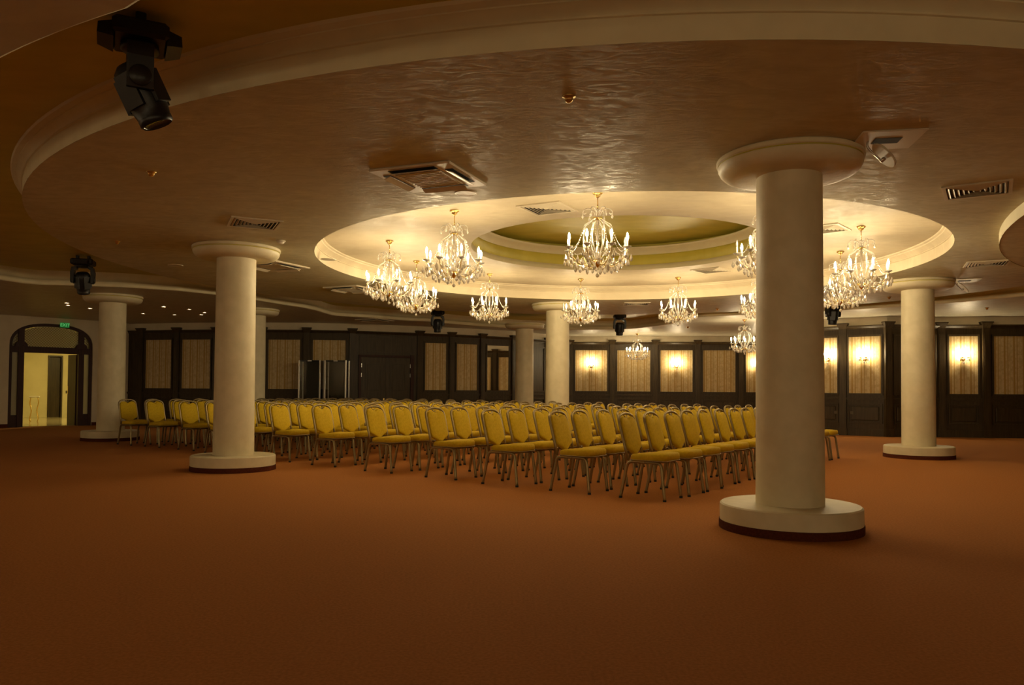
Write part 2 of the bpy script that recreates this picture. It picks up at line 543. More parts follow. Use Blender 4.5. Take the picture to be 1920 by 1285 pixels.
# double door in the left wall
at, rot, L = DOORBAY
MB().box(.0, L, -.034, -.03, 2.24, 2.88).build('overdoor_board', 'dark_wood', wl, at, rot)
MB().box(.20, .28, -.085, -.02, 0, 2.24).box(1.86, 1.97, -.11, -.02, 0, 2.26).box(.20, 1.97, -.085, -.02, 2.17, 2.24).build('door_frame', 'mahogany', wl, at, rot)
op = MB()
for (u0, u1, w0, w1) in ((.22, .25, 2.33, 2.84), (1.9, 1.93, 2.33, 2.84), (.25, 1.9, 2.33, 2.36), (.25, 1.9, 2.81, 2.84)):
    op.box(u0, u1, -.05, -.03, w0, w1)
op.build('overdoor_moulding', 'dark_wood', wl, at, rot)
dd = struct(link('door_1', None, None, at, rot), 'closed dark double door with raised panels')
for k, (u0, u1) in enumerate(((.285, 1.068), (1.073, 1.855))):
    lf = MB().box(u0, u1, -.065, -.03, .01, 2.165).build('door_leaf', 'dark_wood', dd)
    for w0, w1 in ((.18, .92), (1.08, 2.0)):
        q = MB()
        for (a0, a1, c0, c1) in ((u0 + .13, u0 + .16, w0, w1), (u1 - .16, u1 - .13, w0, w1), (u0 + .16, u1 - .16, w0, w0 + .03), (u0 + .16, u1 - .16, w1 - .03, w1)):
            q.box(a0, a1, -.078, -.065, c0, c1)
        q.bbox(u0 + .2, u1 - .2, -.074, -.065, w0 + .05, w1 - .05, .004)
        q.build('raised_panel', 'dark_wood', lf)
    for w0 in (1.55, 1.85):
        MB().box(u0 - .006 if k == 0 else u1 - .006, u0 + .012 if k == 0 else u1 + .012, -.092, -.065, w0, w0 + .12).build('hinge', 'aluminium', lf)
    hx = u1 - .06 if k == 0 else u0 + .06
    MB().box(hx - .02, hx + .02, -.072, -.065, .70, .88).box(hx - .012, hx + .012, -.11, -.07, .78, .805).box(hx - (.12 if k == 0 else .012), hx + (.012 if k == 0 else .12), -.12, -.10, .78, .805).build('door_handle', 'brass', lf)

# service door in the dark wall between the two columns, and small outlet plates on the wainscot
P0, P1 = PL[11], PL[12]
L = hypot(P1[0] - P0[0], P1[1] - P0[1])
rt = atan2(P1[1] - P0[1], P1[0] - P0[0])
d2 = struct(link('door_2', None, None, (P0[0], P0[1], 0), rt), 'dark single door between two cream columns')
dl = MB().box(.22, L - .22, -.10, -.03, .01, 2.15).build('door_leaf', 'dark_wood', d2)
MB().box(.30, .34, -.115, -.10, 1.35, 1.62).box(.305, .335, -.15, -.11, 1.44, 1.47).build('door_handle', 'aluminium', dl)
for (bx, u, zz, lab) in ((BR[0], .62, .62, 'small dark wall socket on the narrowest wainscot panel at the wall corner'), (BR[1], .23, .62, 'small dark wall socket on the wainscot below the second side wall sconce')):
    o = MB().bbox(u - .045, u + .045, -.058, -.046, zz - .045, zz + .045, .004).build('wall_socket', 'switch_dark', None, bx[0], bx[1])
    tag(o, lab, 'socket', 'wall sockets below the sconces')

# ------------------------------------------------------------------ arched entrance
EA, EB = Vector((-15.2, 21.26, 0)), Vector((-12.42, 24.28, 0))
ED = (EB - EA).normalized()
EL = (EB - EA).length
EO = Vector((-13.58, 23.02, 0))             # centre of the opening on the wall line
EU = (EO - EA).length
erot = atan2(ED.y, ED.x)
HW, SPR, APX = 1.11, 2.35, 3.03


def arch_pt(k, n, hw=HW, apx=APX, spr=SPR):
    a = pi - pi * k / n
    c, s_ = cos(a), sin(a)
    return (hw * math.copysign(abs(c) ** .8, c), spr + (apx - spr) * abs(s_) ** .8)


NA = 24
AR = [arch_pt(k, NA) for k in range(NA + 1)]
# wall with the arched hole, built as strips above the arch and blocks beside it
mb = MB()
mb.box(-EU, -HW, 0, .22, 0, ZC)
mb.box(HW, EL - EU, 0, .22, 0, ZC)
for (x0, z0), (x1, z1) in zip(AR, AR[1:]):
    vs = [(x0, 0, z0), (x1, 0, z1), (x1, 0, ZC), (x0, 0, ZC), (x0, .22, z0), (x1, .22, z1), (x1, .22, ZC), (x0, .22, ZC)]
    mb.add(vs, [(0, 1, 2, 3), (7, 6, 5, 4), (0, 4, 5, 1), (3, 2, 6, 7), (0, 3, 7, 4), (1, 5, 6, 2)])
we = struct(mb.build('wall_arch', 'white_wall', None, EO, erot), 'cream wall around the arched wooden entrance')
sk = MB().box(-EU, -HW, -.02, 0, 0, .1).box(HW, EL - EU, -.02, 0, 0, .1)
sk.build('baseboard', 'base_carpet', we)

dr = struct(link('door_3', None, None, EO, erot), 'open arched mahogany entrance with lattice fanlight')
cs = MB()
outer = [(-HW, 0)] + AR + [(HW, 0)]
inner = [(-HW + .085, 0)] + [arch_pt(k, NA, HW - .085, APX - .085) for k in range(NA + 1)] + [(HW - .085, 0)]
for i in range(len(outer) - 1):
    a, b, c, d = outer[i], outer[i + 1], inner[i + 1], inner[i]
    vs = [(a[0], .04, a[1]), (b[0], .04, b[1]), (c[0], .04, c[1]), (d[0], .04, d[1]), (a[0], .18, a[1]), (b[0], .18, b[1]), (c[0], .18, c[1]), (d[0], .18, d[1])]
    cs.add(vs, [(0, 1, 2, 3), (7, 6, 5, 4), (0, 4, 5, 1), (3, 2, 6, 7)])
cs.build('arch_casing', 'mahogany', dr)
MB().box(-HW + .05, HW - .05, .03, .17, 2.16, 2.34).build('transom', 'mahogany', dr)
for sx in (-1, 1):
    x = sx * .80
    mu = MB().box(x - .075, x + .075, .02, .18, 0, 2.84)
    mu.prism([(x + .16 * cos(pi * q / 12), 2.33 + .16 * sin(pi * q / 12)) for q in range(13)], .0, .19)
    mu.build('mullion', 'mahogany', dr)
    # door leaf folded open into the corridor
    lf = MB().box(x - sx * .075 - .025, x - sx * .075 + .025, .18, .86, 0.01, 2.15).build('door_leaf', 'mahogany', dr)
    MB().box(x - sx * .075 - .045, x - sx * .075 + .045, .76, .80, .95, 1.2).build('door_handle', 'brass', lf)
    sl = MB().box(x + sx * .075 if sx > 0 else -HW + .085, HW - .085 if sx > 0 else x - .075, .09, .10, .35, 2.16).build('side_light', 'frosted', dr)
    MB().box(min(sx * .875, sx * 1.03), max(sx * .875, sx * 1.03), .05, .15, 0, .35).build('kick_panel', 'mahogany', dr)


def fan_pane(xa, xb):
    xs = [xa + (xb - xa) * k / 16 for k in range(17)]
    top = []
    for x in xs:
        z = SPR
        for (x0, z0), (x1, z1) in zip(inner, inner[1:]):
            if min(x0, x1) - 1e-6 <= x <= max(x0, x1) + 1e-6 and abs(x1 - x0) > 1e-6:
                z = max(z, z0 + (z1 - z0) * (x - x0) / (x1 - x0))
        top.append(z)
    mb = MB()
    for k in range(16):
        mb.box(xs[k], xs[k + 1], .10, .106, 2.30, min(top[k], top[k + 1]))
    g = mb.build('fanlight_pane', 'frosted', dr)
    lt = MB()
    n = int((xb - xa + .8) / .075)
    for sgn in (1, -1):
        for i in range(-2, n + 3):
            # diagonal lattice bars clipped to the pane
            x0 = xa + i * .075 if sgn > 0 else xa + i * .075
            seg = []
            for q in range(25):
                z = 2.33 + q * .03
                x = x0 + sgn * (z - 2.33) - (.4 if sgn > 0 else -.1)
                if xa <= x <= xb:
                    kk = min(int((x - xa) / (xb - xa) * 16), 15)
                    if z < min(top[kk], top[kk + 1]) - .005:
                        seg.append((x, .094, z))
            if len(seg) > 1:
                lt.tube([seg[0], seg[-1]], .004, 4, smooth=False)
    if lt.v:
        tag(lt.build('lattice', 'brass', g), kind='stuff')


fan_pane(-HW + .10, -.875)
fan_pane(-.725, .725)
fan_pane(.875, HW - .10)

# exit sign over the arch
ex = thing('exit_sign', 'small green lit exit sign above the arched entrance', 'sign', EO + ED * .30 + Vector((0, 0, 3.0)), erot)
MB().bbox(-.12, .12, -.07, -.005, -.06, .08, .006).build('sign_box', 'exit_green', ex)
cu = bpy.data.curves.new('lettering', 'FONT')
cu.body = 'EXIT'
cu.size = .13
cu.align_x = 'CENTER'
cu.align_y = 'CENTER'
cu.extrude = .002
cu.materials.append(MATS['exit_letter'])
tx = link('lettering', cu, ex, (0, -.074, .01))
bpy.context.view_layer.update()
tm = bpy.data.meshes.new_from_object(tx.evaluated_get(bpy.context.evaluated_depsgraph_get()))
bpy.data.objects.remove(tx)
tx = link('lettering', tm, ex, (0, -.074, .01))
tx.rotation_euler = (pi / 2, 0, 0)

# corridor behind the arch (local frame: x along the wall, y away from the hall)
cor = MB()
cor.box(-3.2, 6.2, .23, 9.0, .004, .012)
struct(cor.build('floor_corridor', 'tile_floor', None, EO, erot), 'pale polished tile floor of the corridor beyond the arch')
cw = MB()
cw.box(.2, 2.12, 7.4, 7.55, 0, ZC).box(2.58, 6.0, 7.4, 7.55, 0, ZC).box(2.12, 2.58, 7.4, 7.55, 2.33, ZC)
_M = Matrix.Translation((-.86, .24, 0)) @ Matrix.Rotation(radians(73.2), 4, 'Z')
cw.box(0, 7.6, 0, .12, 0, ZC, _M)
cw.box(5.9, 6.05, .23, 7.5, 0, ZC).box(1.9, 2.9, 8.3, 8.4, 0, ZC)
struct(cw.build('wall_corridor', 'corridor_wall', None, EO, erot), 'yellow lit corridor walls beyond the arch')
d4 = struct(link('door_4', None, None, EO, erot), 'dark doorway in the corridor back wall')
MB().box(2.10, 2.15, 7.36, 7.42, 0, 2.36).box(2.55, 2.60, 7.36, 7.42, 0, 2.36).box(2.15, 2.55, 7.36, 7.42, 2.31, 2.36).build('door_casing', 'dark_wood', d4)
MB().box(2.15, 2.55, 7.47, 7.52, 0, 2.31).build('door_leaf', 'dark_wood', d4)
for u, lab in ((2.76, 'small dark light switch beside the corridor doorway'), (2.88, 'small dark light switch one step further from the corridor doorway')):
    tag(MB().bbox(u - .035, u + .035, 7.37, 7.399, .92, 1.02, .004).build('light_switch', 'switch_dark', None, EO, erot), lab, 'switch', 'switch pair in the corridor')
ct = thing('console_table', 'small wrought iron console table in the lit corridor', 'table', EO + Matrix.Rotation(erot, 3, 'Z') @ Vector((.58, 3.6, .012)), erot + radians(73))
MB().bbox(-.36, .36, -.15, .15, .80, .84, .01).build('table_top', 'candle_white', ct)
for sx in (-1, 1):
    for sy in (-1, 1):
        MB().tube(smooth_path([(sx * .28, sy * .10, 0), (sx * .34, sy * .12, .12), (sx * .24, sy * .08, .35), (sx * .34, sy * .12, .62), (sx * .28, sy * .10, .80)], 5), .014, 6).build('leg', 'brass', ct)
cl = thing('corridor_lamp', 'glowing round ceiling lamp in the corridor beyond the arch', 'lamp', EO + Matrix.Rotation(erot, 3, 'Z') @ Vector((3.3, 3.2, ZC)), 0)
MB().lathe([(.2, 0), (.21, -.02), (.19, -.03)], 24).build('lamp_base', 'brass', cl)
MB().lathe([(.19, -.028), (.17, -.07), (.1, -.10), (.001, -.11)], 24).build('lamp_shade', 'corridor_lamp', cl)

# ------------------------------------------------------------------ chandeliers
NARM = 8


def drop_mesh(name, h, r):
    return MB().lathe([(.0005, 0), (r * .25, -h * .18), (r, -h * .62), (r * .72, -h * .86), (.0005, -h)], 6, smooth=False).mesh(name, 'crystal')


DROP = drop_mesh('crystal_drop', .095, .021)
DROPS = drop_mesh('crystal_drop_small', .068, .015)


def P(r, a, z):
    return (r * cos(a), r * sin(a), z)


def bead_chain(p, q, sag, n, r=.007):
    mb = MB()
    p, q = Vector(p), Vector(q)
    for k in range(n):
        t = (k + .5) / n
        c = p.lerp(q, t) - Vector((0, 0, sag * 4 * t * (1 - t)))
        mb.add([c + Vector(d) * r for d in ((1, 0, 0), (0, 1, 0), (-1, 0, 0), (0, -1, 0), (0, 0, 1.25), (0, 0, -1.25))],
               [(0, 1, 4), (1, 2, 4), (2, 3, 4), (3, 0, 4), (1, 0, 5), (2, 1, 5), (3, 2, 5), (0, 3, 5)])
    return mb


def make_chandelier():
    t = thing('crystal_chandelier', 'x', 'chandelier')
    MB().lathe([(.001, -.001), (.058, -.001), (.064, -.014), (.05, -.024), (.034, -.034), (.036, -.046), (.022, -.058), (.006, -.066)], 20).build('ceiling_canopy', 'gold', t)
    MB().tube([(0, 0, -.06), (0, 0, -.20)], .006, 8).build('rod', 'gold', t)
    MB().lathe([(.001, -.195), (.03, -.205), (.032, -.215), (.012, -.225), (.016, -.25), (.02, -.275), (.012, -.30), (.012, -.34), (.019, -.37), (.012, -.40), (.011, -.50),
                (.018, -.53), (.011, -.56), (.011, -.66), (.02, -.70), (.026, -.74), (.016, -.78), (.012, -.80)], 12).build('stem', 'crystal', t)
    MB().lathe([(.001, -.302), (.05, -.304), (.062, -.312), (.05, -.322), (.014, -.328)], 20).build('upper_hub', 'gold', t)
    hb = MB().lathe([(.012, -.79), (.045, -.80), (.06, -.815), (.055, -.835), (.03, -.855), (.012, -.88), (.001, -.89)], 20).build('lower_hub', 'gold', t)
    MB().lathe([(.001, -.89), (.004, -.905), (.004, -.955), (.012, -.96), (.021, -.975), (.021, -.985), (.012, -1.0), (.001, -1.005)], 10).build('finial', 'crystal', hb)
    # crown scrolls
    ca = MB().tube(smooth_path([P(.02, 0, -.295), P(.045, 0, -.235), P(.095, 0, -.195), P(.15, 0, -.205), P(.172, 0, -.24), P(.155, 0, -.262), P(.135, 0, -.245)], 4), .0065, 6).mesh('crown_scroll', 'crystal')
    cg = MB().tube(smooth_path([P(.05, 0, -.315), P(.105, 0, -.36), P(.165, 0, -.40), P(.155, 0, -.44), P(.175, 0, -.52), P(.165, 0, -.60), P(.10, 0, -.70), P(.045, 0, -.80)], 4), .0075, 6).mesh('cage_scroll', 'crystal')
    ar = MB().tube(smooth_path([P(.045, 0, -.815), P(.12, 0, -.865), P(.20, 0, -.862), P(.285, 0, -.815), P(.345, 0, -.745), P(.362, 0, -.69)], 5), .0085, 6).mesh('arm', 'gilt_glass')
    pan = MB().lathe([(.001, -.694), (.014, -.692), (.018, -.684), (.045, -.672), (.05, -.664), (.043, -.664), (.012, -.678)], 12, Matrix.Translation((.362, 0, 0))).mesh('drip_pan', 'crystal')
    cn = MB().lathe([(.0115, -.68), (.0115, -.588), (.001, -.588)], 10, Matrix.Translation((.362, 0, 0))).mesh('candle', 'candle_white')
    bl = MB().lathe([(.007, -.588), (.0135, -.572), (.0155, -.553), (.011, -.53), (.0045, -.51), (.0005, -.50)], 8, Matrix.Translation((.362, 0, 0)))
    bl = bl.mesh('bulb', 'bulb_lit')
    for k in range(6):
        a = 2 * pi * k / 6
        c = link('crown_scroll', ca, t, None, a)
        link('crystal_drop', DROPS, c, (.172, 0, -.245))
    for k in range(NARM):
        a = 2 * pi * (k + .5) / NARM
        link('cage_scroll', cg, t, None, a)
        d = link('crystal_drop', DROPS, t, P(.172, a, -.42))
        b = link('arm', ar, t, None, a)
        link('drip_pan', pan, b)
        link('candle', cn, b)
        link('bulb', bl, b)
        for j, (dx, dy) in enumerate(((.045, 0), (-.012, .045), (-.012, -.045))):
            link('crystal_drop', DROP, b, (.362 + dx, dy, -.715 - .035 * (j == 0)))
        link('crystal_drop', DROP, b, (.27, 0, -.835))
        link('crystal_drop', DROP, b, (.20, .035, -.85))
        link('crystal_drop', DROP, b, (.32, 0, -.78))
        link('crystal_drop', DROPS, b, (.13, 0, -.872))
        link('crystal_drop', DROP, t, P(.25, a + pi / NARM, -.80))
        link('crystal_drop', DROP, t, P(.34, a + pi / NARM, -.775))
        link('crystal_drop', DROPS, t, P(.15, a + pi / NARM, -.60))
        a2 = 2 * pi * (k + 1.5) / NARM
        tag(bead_chain(P(.362, a, -.675), P(.362, a2, -.675), .10, 13).build('bead_chain', 'crystal', t), kind='stuff')
        tag(bead_chain(P(.172, a, -.41), P(.33, a, -.68), .07, 15).build('bead_chain', 'crystal', t), kind='stuff')
        tag(bead_chain(P(.06, a, -.32), P(.07, a, -.60), 0, 12, .0045).build('bead_chain', 'crystal', t), kind='stuff')
        tag(bead_chain(P(.34, a, -.72), P(.07, a, -.85), .05, 12).build('bead_chain', 'crystal', t), kind='stuff')
    return t


CH = make_chandelier()
RC = 3.62
ring = 'crystal chandelier hanging in the round ceiling recess'
SPOTS = [((-1.93, 12.15), 'crystal chandelier with all candles lit at the recess side towards the arched entrance'),
         ((-0.76, 10.05), 'crystal chandelier above the middle chair rows on the empty-carpet side of the recess'),
         ((0.99, 9.08), 'crystal chandelier with one dead candle beside a square ceiling vent'),
         ((3.05, 9.28), 'crystal chandelier with a dead candle hanging close to the front column'),
         ((4.87, 10.85), 'crystal chandelier at the recess edge towards the lower side disc'),
         ((5.40, 12.80), 'crystal chandelier at the recess edge towards the column by the sconce wall'),
         ((4.70, 14.70), 'crystal chandelier between front column and sconce wall near a square ceiling vent'),
         ((3.38, 15.87), 'crystal chandelier at the recess edge facing the sconce-lit back wall'),
         ((1.42, 16.18), 'crystal chandelier with one dead candle before the column behind the chairs'),
         ((-0.46, 15.55), 'crystal chandelier at the recess edge facing the double door'),
         ((-1.74, 14.05), 'crystal chandelier at the recess edge facing the display cabinets')]
for i, ((x, y), lab) in enumerate(SPOTS):
    o = CH if i == 0 else copy_tree(CH)
    o.location = (x, y, ZU)
    o.rotation_euler = (0, 0, random.uniform(-.2, .2) + (atan2(y, x) - pi / 2))
    tag(o, lab, 'chandelier', 'chandeliers around the ceiling recess')
for (x, y), lab in (((6.55, 21.95), 'crystal chandelier under the outer soffit between front column and back wall'), ((4.43, 27.6), 'crystal chandelier hanging right before the wallpapered back wall')):
    o = copy_tree(CH)
    o.location = (x, y, ZC)
    o.rotation_euler = (0, 0, random.uniform(0, .7))
    tag(o, lab, 'chandelier', 'chandeliers under the outer soffit')
for i, (x, y) in enumerate(((-12.5, 4.5), (-9.0, -4.0), (-3.0, -4.6), (3.0, -4.6), (9.0, -4.4))):
    o = copy_tree(CH)
    o.location = (x, y, ZC)
    tag(o, 'crystal chandelier in the other half of the hall, %s from the entrance wall' % ('first', 'second', 'third', 'fourth', 'fifth')[i], 'chandelier', 'chandeliers in the other half of the hall')
# burnt-out candles
off = bpy.data.meshes['bulb'].copy()
off.materials[0] = MATS['bulb_off']
for i, sgn in ((2, 1), (3, -1), (8, -1)):
    root = [o for o in COL.objects if o.get('label') == SPOTS[i][1]][0]
    arms = [c for c in root.children if c.name.split('.')[0] == 'arm']
    best = max(arms, key=lambda c: sgn * cos(c.rotation_euler.z + root.rotation_euler.z))
    for c in best.children:
        if c.name.split('.')[0] == 'bulb':
            c.data = off

# ------------------------------------------------------------------ wall sconces


def make_sconce():
    t = thing('wall_sconce', 'x', 'wall lamp')
    MB().lathe([(.001, -.022), (.03, -.018), (.045, -.006), (.05, 0)], 16, Matrix.Rotation(pi / 2, 4, 'X') @ Matrix.Scale(-1, 4, (0, 0, 1)) @ Matrix.Scale(1, 4)).build('back_plate', 'gold', t)
    for sx in (-1, 1):
        a = MB().tube(smooth_path([(0, -.02, 0), (sx * .04, -.07, -.035), (sx * .075, -.12, -.02), (sx * .065, -.13, .035)], 5), .007, 6).build('arm', 'gold', t)
        M = Matrix.Translation((sx * .065, -.13, .035))
        MB().lathe([(.001, 0), (.014, .002), (.04, .014), (.044, .022), (.012, .012)], 12, M).build('drip_pan', 'gold', a)
        MB().lathe([(.0115, .01), (.0115, .085), (.001, .085)], 10, M).build('candle', 'candle_white', a)
        MB().lathe([(.007, .085), (.016, .105), (.019, .128), (.013, .155), (.005, .175), (.0005, .185)], 8, M).build('bulb', 'sconce_lit', a)
        link('crystal_drop', DROP, a, (sx * .105, -.13, .045))
        link('crystal_drop', DROPS, a, (sx * .06, -.075, -.04))
    link('crystal_drop', DROP, t, (0, -.045, -.02))
    return t


SC = make_sconce()
SL = [(BB[0], 'gold two-candle sconce on the wallpaper panel beside the column behind the chairs'),
      (BB[2], 'gold two-candle sconce on the back wall between two unlit wallpaper panels'),
      (BB[4], 'gold two-candle sconce on the back wall panel adjoining the return wall'),
      (BR[0], 'gold two-candle sconce on the narrowest wall panel at the side wall corner'),
      (BR[1], 'gold two-candle sconce on the side wall panel above the second wall socket'),
      (BR[3], 'gold two-candle sconce on the panel past the column with the open hatch')]
for i, ((at, rot, L), lab) in enumerate(SL):
    o = SC if i == 0 else copy_tree(SC)
    o.location = Vector(at) + Matrix.Rotation(rot, 3, 'Z') @ Vector((L / 2, -.038, 2.06))
    o.rotation_euler = (0, 0, rot)
    tag(o, lab, 'wall lamp', 'lit wall sconces')
WO = ['first', 'second', 'third', 'fourth', 'fifth', 'sixth', 'seventh', 'eighth', 'ninth']
for i in range(9):          # the plain walls of the other half of the hall carry the same sconces
    o = copy_tree(SC)
    o.location = (-15.5 + 3.8 * i, -9.0, 2.06)
    o.rotation_euler = (0, 0, pi)
    tag(o, 'gold two-candle sconce on the plain front wall, %s from the entrance wall' % WO[i], 'wall lamp', 'sconces on the plain walls')
for i in range(5):
    o = copy_tree(SC)
    o.location = (-19.0, -5.0 + 4.0 * i, 2.06)
    o.rotation_euler = (0, 0, pi / 2)
    tag(o, 'gold two-candle sconce on the plain entrance wall, %s from the front wall' % WO[i], 'wall lamp', 'sconces on the plain walls')

# ------------------------------------------------------------------ banquet chairs


def make_chair():
    t = thing('banquet_chair', 'x', 'chair')
    # seat pad
    n = 28
    out = []
    for k in range(n):
        a = 2 * pi * k / n
        c, s_ = cos(a), sin(a)
        out.append((.03 + .225 * math.copysign(abs(c) ** .38, c), .215 * math.copysign(abs(s_) ** .38, s_)))
    mb = MB()
    vs, fs = [], []
    lay = ((.93, .415), (1, .425), (1.0, .462), (.985, .480), (.93, .493), (.6, .503), (.25, .506))
    for sc_, z in lay:
        for x, y in out:
            vs.append((.03 + (x - .03) * sc_, y * sc_, z + .012 * (x - .03) / .225))
    for i in range(len(lay) - 1):
        for k in range(n):
            fs.append((i * n + k, i * n + (k + 1) % n, (i + 1) * n + (k + 1) % n, (i + 1) * n + k))
    fs.append(tuple(range(n - 1, -1, -1)))
    fs.append(tuple((len(lay) - 1) * n + k for k in range(n)))
    st = mb.add(vs, fs, True).build('seat', 'chair_fabric', t)
    MB().tube([(x * 1.004, y * 1.006, .424) for x, y in out] + [(out[0][0] * 1.004, out[0][1] * 1.006, .424)], .006, 4, caps=False).build('seat_piping', 'chair_metal', st)
    # back pad: local w (across), h (up the back), d (forward)
    bx0, bz0, lean = -.215, .445, radians(15.5)

    def bp(w_, h_, d):
        return (bx0 - sin(lean) * h_ + cos(lean) * d, w_, bz0 + cos(lean) * h_ + sin(lean) * d)
    half = [(0, .012), (.03, .026), (.08, .058), (.12, .080), (.150, .092), (.165, .115), (.168, .16), (.168, .25), (.168, .34), (.164, .385), (.150, .42), (.125, .444), (.09, .452), (.052, .444), (.025, .428), (0, .412)]
    outl = half + [(-a, b) for a, b in half[-2:0:-1]]
    n = len(outl)
    cw_, chh = 0, .24
    vs, fs = [], []
    lay = ((.55, -.022), (.95, -.019), (1, -.010), (1, .014), (.972, .026), (.92, .032), (.5, .038))
    for sc_, d in lay:
        for a, b in outl:
            vs.append(bp(a * sc_, chh + (b - chh) * sc_, d))
    for i in range(len(lay) - 1):
        for k in range(n):
            fs.append((i * n + k, i * n + (k + 1) % n, (i + 1) * n + (k + 1) % n, (i + 1) * n + k))
    fs.append(tuple(range(n - 1, -1, -1)))
    fs.append(tuple((len(lay) - 1) * n + k for k in range(n)))
    MB().add(vs, fs, True).build('backrest', 'chair_fabric', t)
    hw = .182
    path = [bp(-hw, -.03, 0), bp(-hw, .12, 0), bp(-hw, .28, 0), bp(-hw, .39, 0), bp(-.172, .435, 0), bp(-.14, .466, 0), bp(-.09, .484, 0), bp(0, .493, 0), bp(.09, .484, 0), bp(.14, .466, 0), bp(.172, .435, 0), bp(hw, .39, 0), bp(hw, .28, 0), bp(hw, .12, 0), bp(hw, -.03, 0)]
    bf = MB().tube(path, .0155, 8).build('back_frame', 'chair_metal', t)
    MB().tube([bp(-.05, .487, 0), bp(-.022, .452, 0), bp(0, .440, 0), bp(.022, .452, 0), bp(.05, .487, 0)], .006, 6).build('hand_grip', 'chair_metal', bf)
    for s_ in (-1, 1):
        y = s_ * .19
        fl = MB().tube(smooth_path([(0, y, .404), (.12, y, .404), (.175, y, .392), (.197, y, .345), (.215, y * 1.03, .2), (.24, y * 1.07, .012)], 4), .0175, 8).build('leg', 'chair_metal', t)
        MB().lathe([(.020, .0), (.020, .022), (.001, .022)], 8, Matrix.Translation((.24, y * 1.07, 0))).build('rubber_foot', 'rubber', fl)
        rl = MB().tube(smooth_path([(0, y, .404), (-.14, y, .404), (-.195, y, .388), (-.222, y, .33), (-.255, y * 1.03, .17), (-.287, y * 1.07, .012)], 4), .0175, 8).build('leg', 'chair_metal', t)
        MB().lathe([(.020, .0), (.020, .022), (.001, .022)], 8, Matrix.Translation((-.287, y * 1.07, 0))).build('rubber_foot', 'rubber', rl)
    MB().tube([(-.17, -.19, .40), (-.17, .19, .40)], .011, 6).tube([(.13, -.19, .40), (.13, .19, .40)], .011, 6).build('seat_rail', 'chair_metal', t)
    return t


CHAIR = make_chair()
FA = radians(-36.5)
FV = Vector((cos(FA), sin(FA), 0))
LV = Vector((-sin(FA), cos(FA), 0))
FEET = [(1.63, 8.28), (.881, 8.83), (.064, 9.456), (-.709, 10.131), (-1.671, 10.88), (-2.64, 11.70), (-3.52, 12.42), (-4.31, 13.1), (-5.10, 13.80), (-5.89, 14.51), (-6.85, 15.21), (-7.66, 15.74)]
ORD = ['first', 'second', 'third', 'fourth', 'fifth', 'sixth', 'seventh', 'eighth', 'ninth', 'tenth', 'eleventh', 'twelfth', 'thirteenth', 'fourteenth']
NSEAT = 13
first = True
for r, (fx, fy) in enumerate(FEET):
    org = Vector((fx, fy, 0)) - FV * .24 + LV * .203
    for c in range(NSEAT):
        o = CHAIR if first else copy_tree(CHAIR)
        first = False
        j = random.uniform
        k = .25 if c == 0 else 1.0
        p = org + LV * (.547 * c + j(-.008, .008) * k) + FV * j(-.03, .03) * k
        o.location = p
        o.rotation_euler = (0, 0, FA + j(-.035, .035) * k)
        row = 'front row' if r == 0 else ORD[r] + ' row from the front' if r < 11 else 'rearmost row'
        tag(o, 'yellow banquet chair, %s, %s from the end away from the sconces' % (row, ORD[c]), 'chair', 'yellow banquet chairs set out in rows')

# ------------------------------------------------------------------ display cabinets
for k, (x, lab) in enumerate(((-6.03, 'tall glass display cabinet with aluminium posts, beside the whole wallpaper panel'), (-5.26, 'tall glass display cabinet with aluminium posts, beside the double door wall'))):
    t = thing('display_cabinet', lab, 'cabinet', (x, 23.45, 0), .0, 'glass display cabinets')
    W_, D_, H_ = .31, .23, 2.02
    MB().bbox(-W_, W_, -D_, D_, 0, .32, .01).build('cabinet_base', 'cabinet_black', t)
    MB().bbox(-W_, W_, -D_, D_, H_ - .04, H_, .008).build('cabinet_top', 'cabinet_black', t)
    MB().box(-W_ + .02, W_ - .02, D_ - .015, D_ - .005, .32, H_ - .04).build('back_panel', 'cabinet_black', t)
    for sx in (-1, 1):
        for sy in (-1, 1):
            MB().bbox(sx * W_ - .022, sx * W_ + .022, sy * D_ - .022, sy * D_ + .022, 0, H_, .006).build('post', 'aluminium', t)
    MB().box(-W_ + .022, W_ - .022, -D_ - .004, -D_ + .004, .33, H_ - .045).build('glass_door', 'glass', t)
    for sx in (-1, 1):
        MB().box(sx * W_ - .003, sx * W_ + .003, -D_ + .022, D_ - .022, .33, H_ - .045).build('side_pane', 'glass', t)
    for z in (.72, 1.12, 1.52):
        MB().box(-W_ + .025, W_ - .025, -D_ + .03, D_ - .03, z, z + .008).build('glass_shelf', 'glass', t)
    MB().bbox(-.06, .06, -D_ - .014, -D_ - .002, H_ - .035, H_ - .005, .003).build('lock_plate', 'aluminium', t)

# ------------------------------------------------------------------ moving head lights


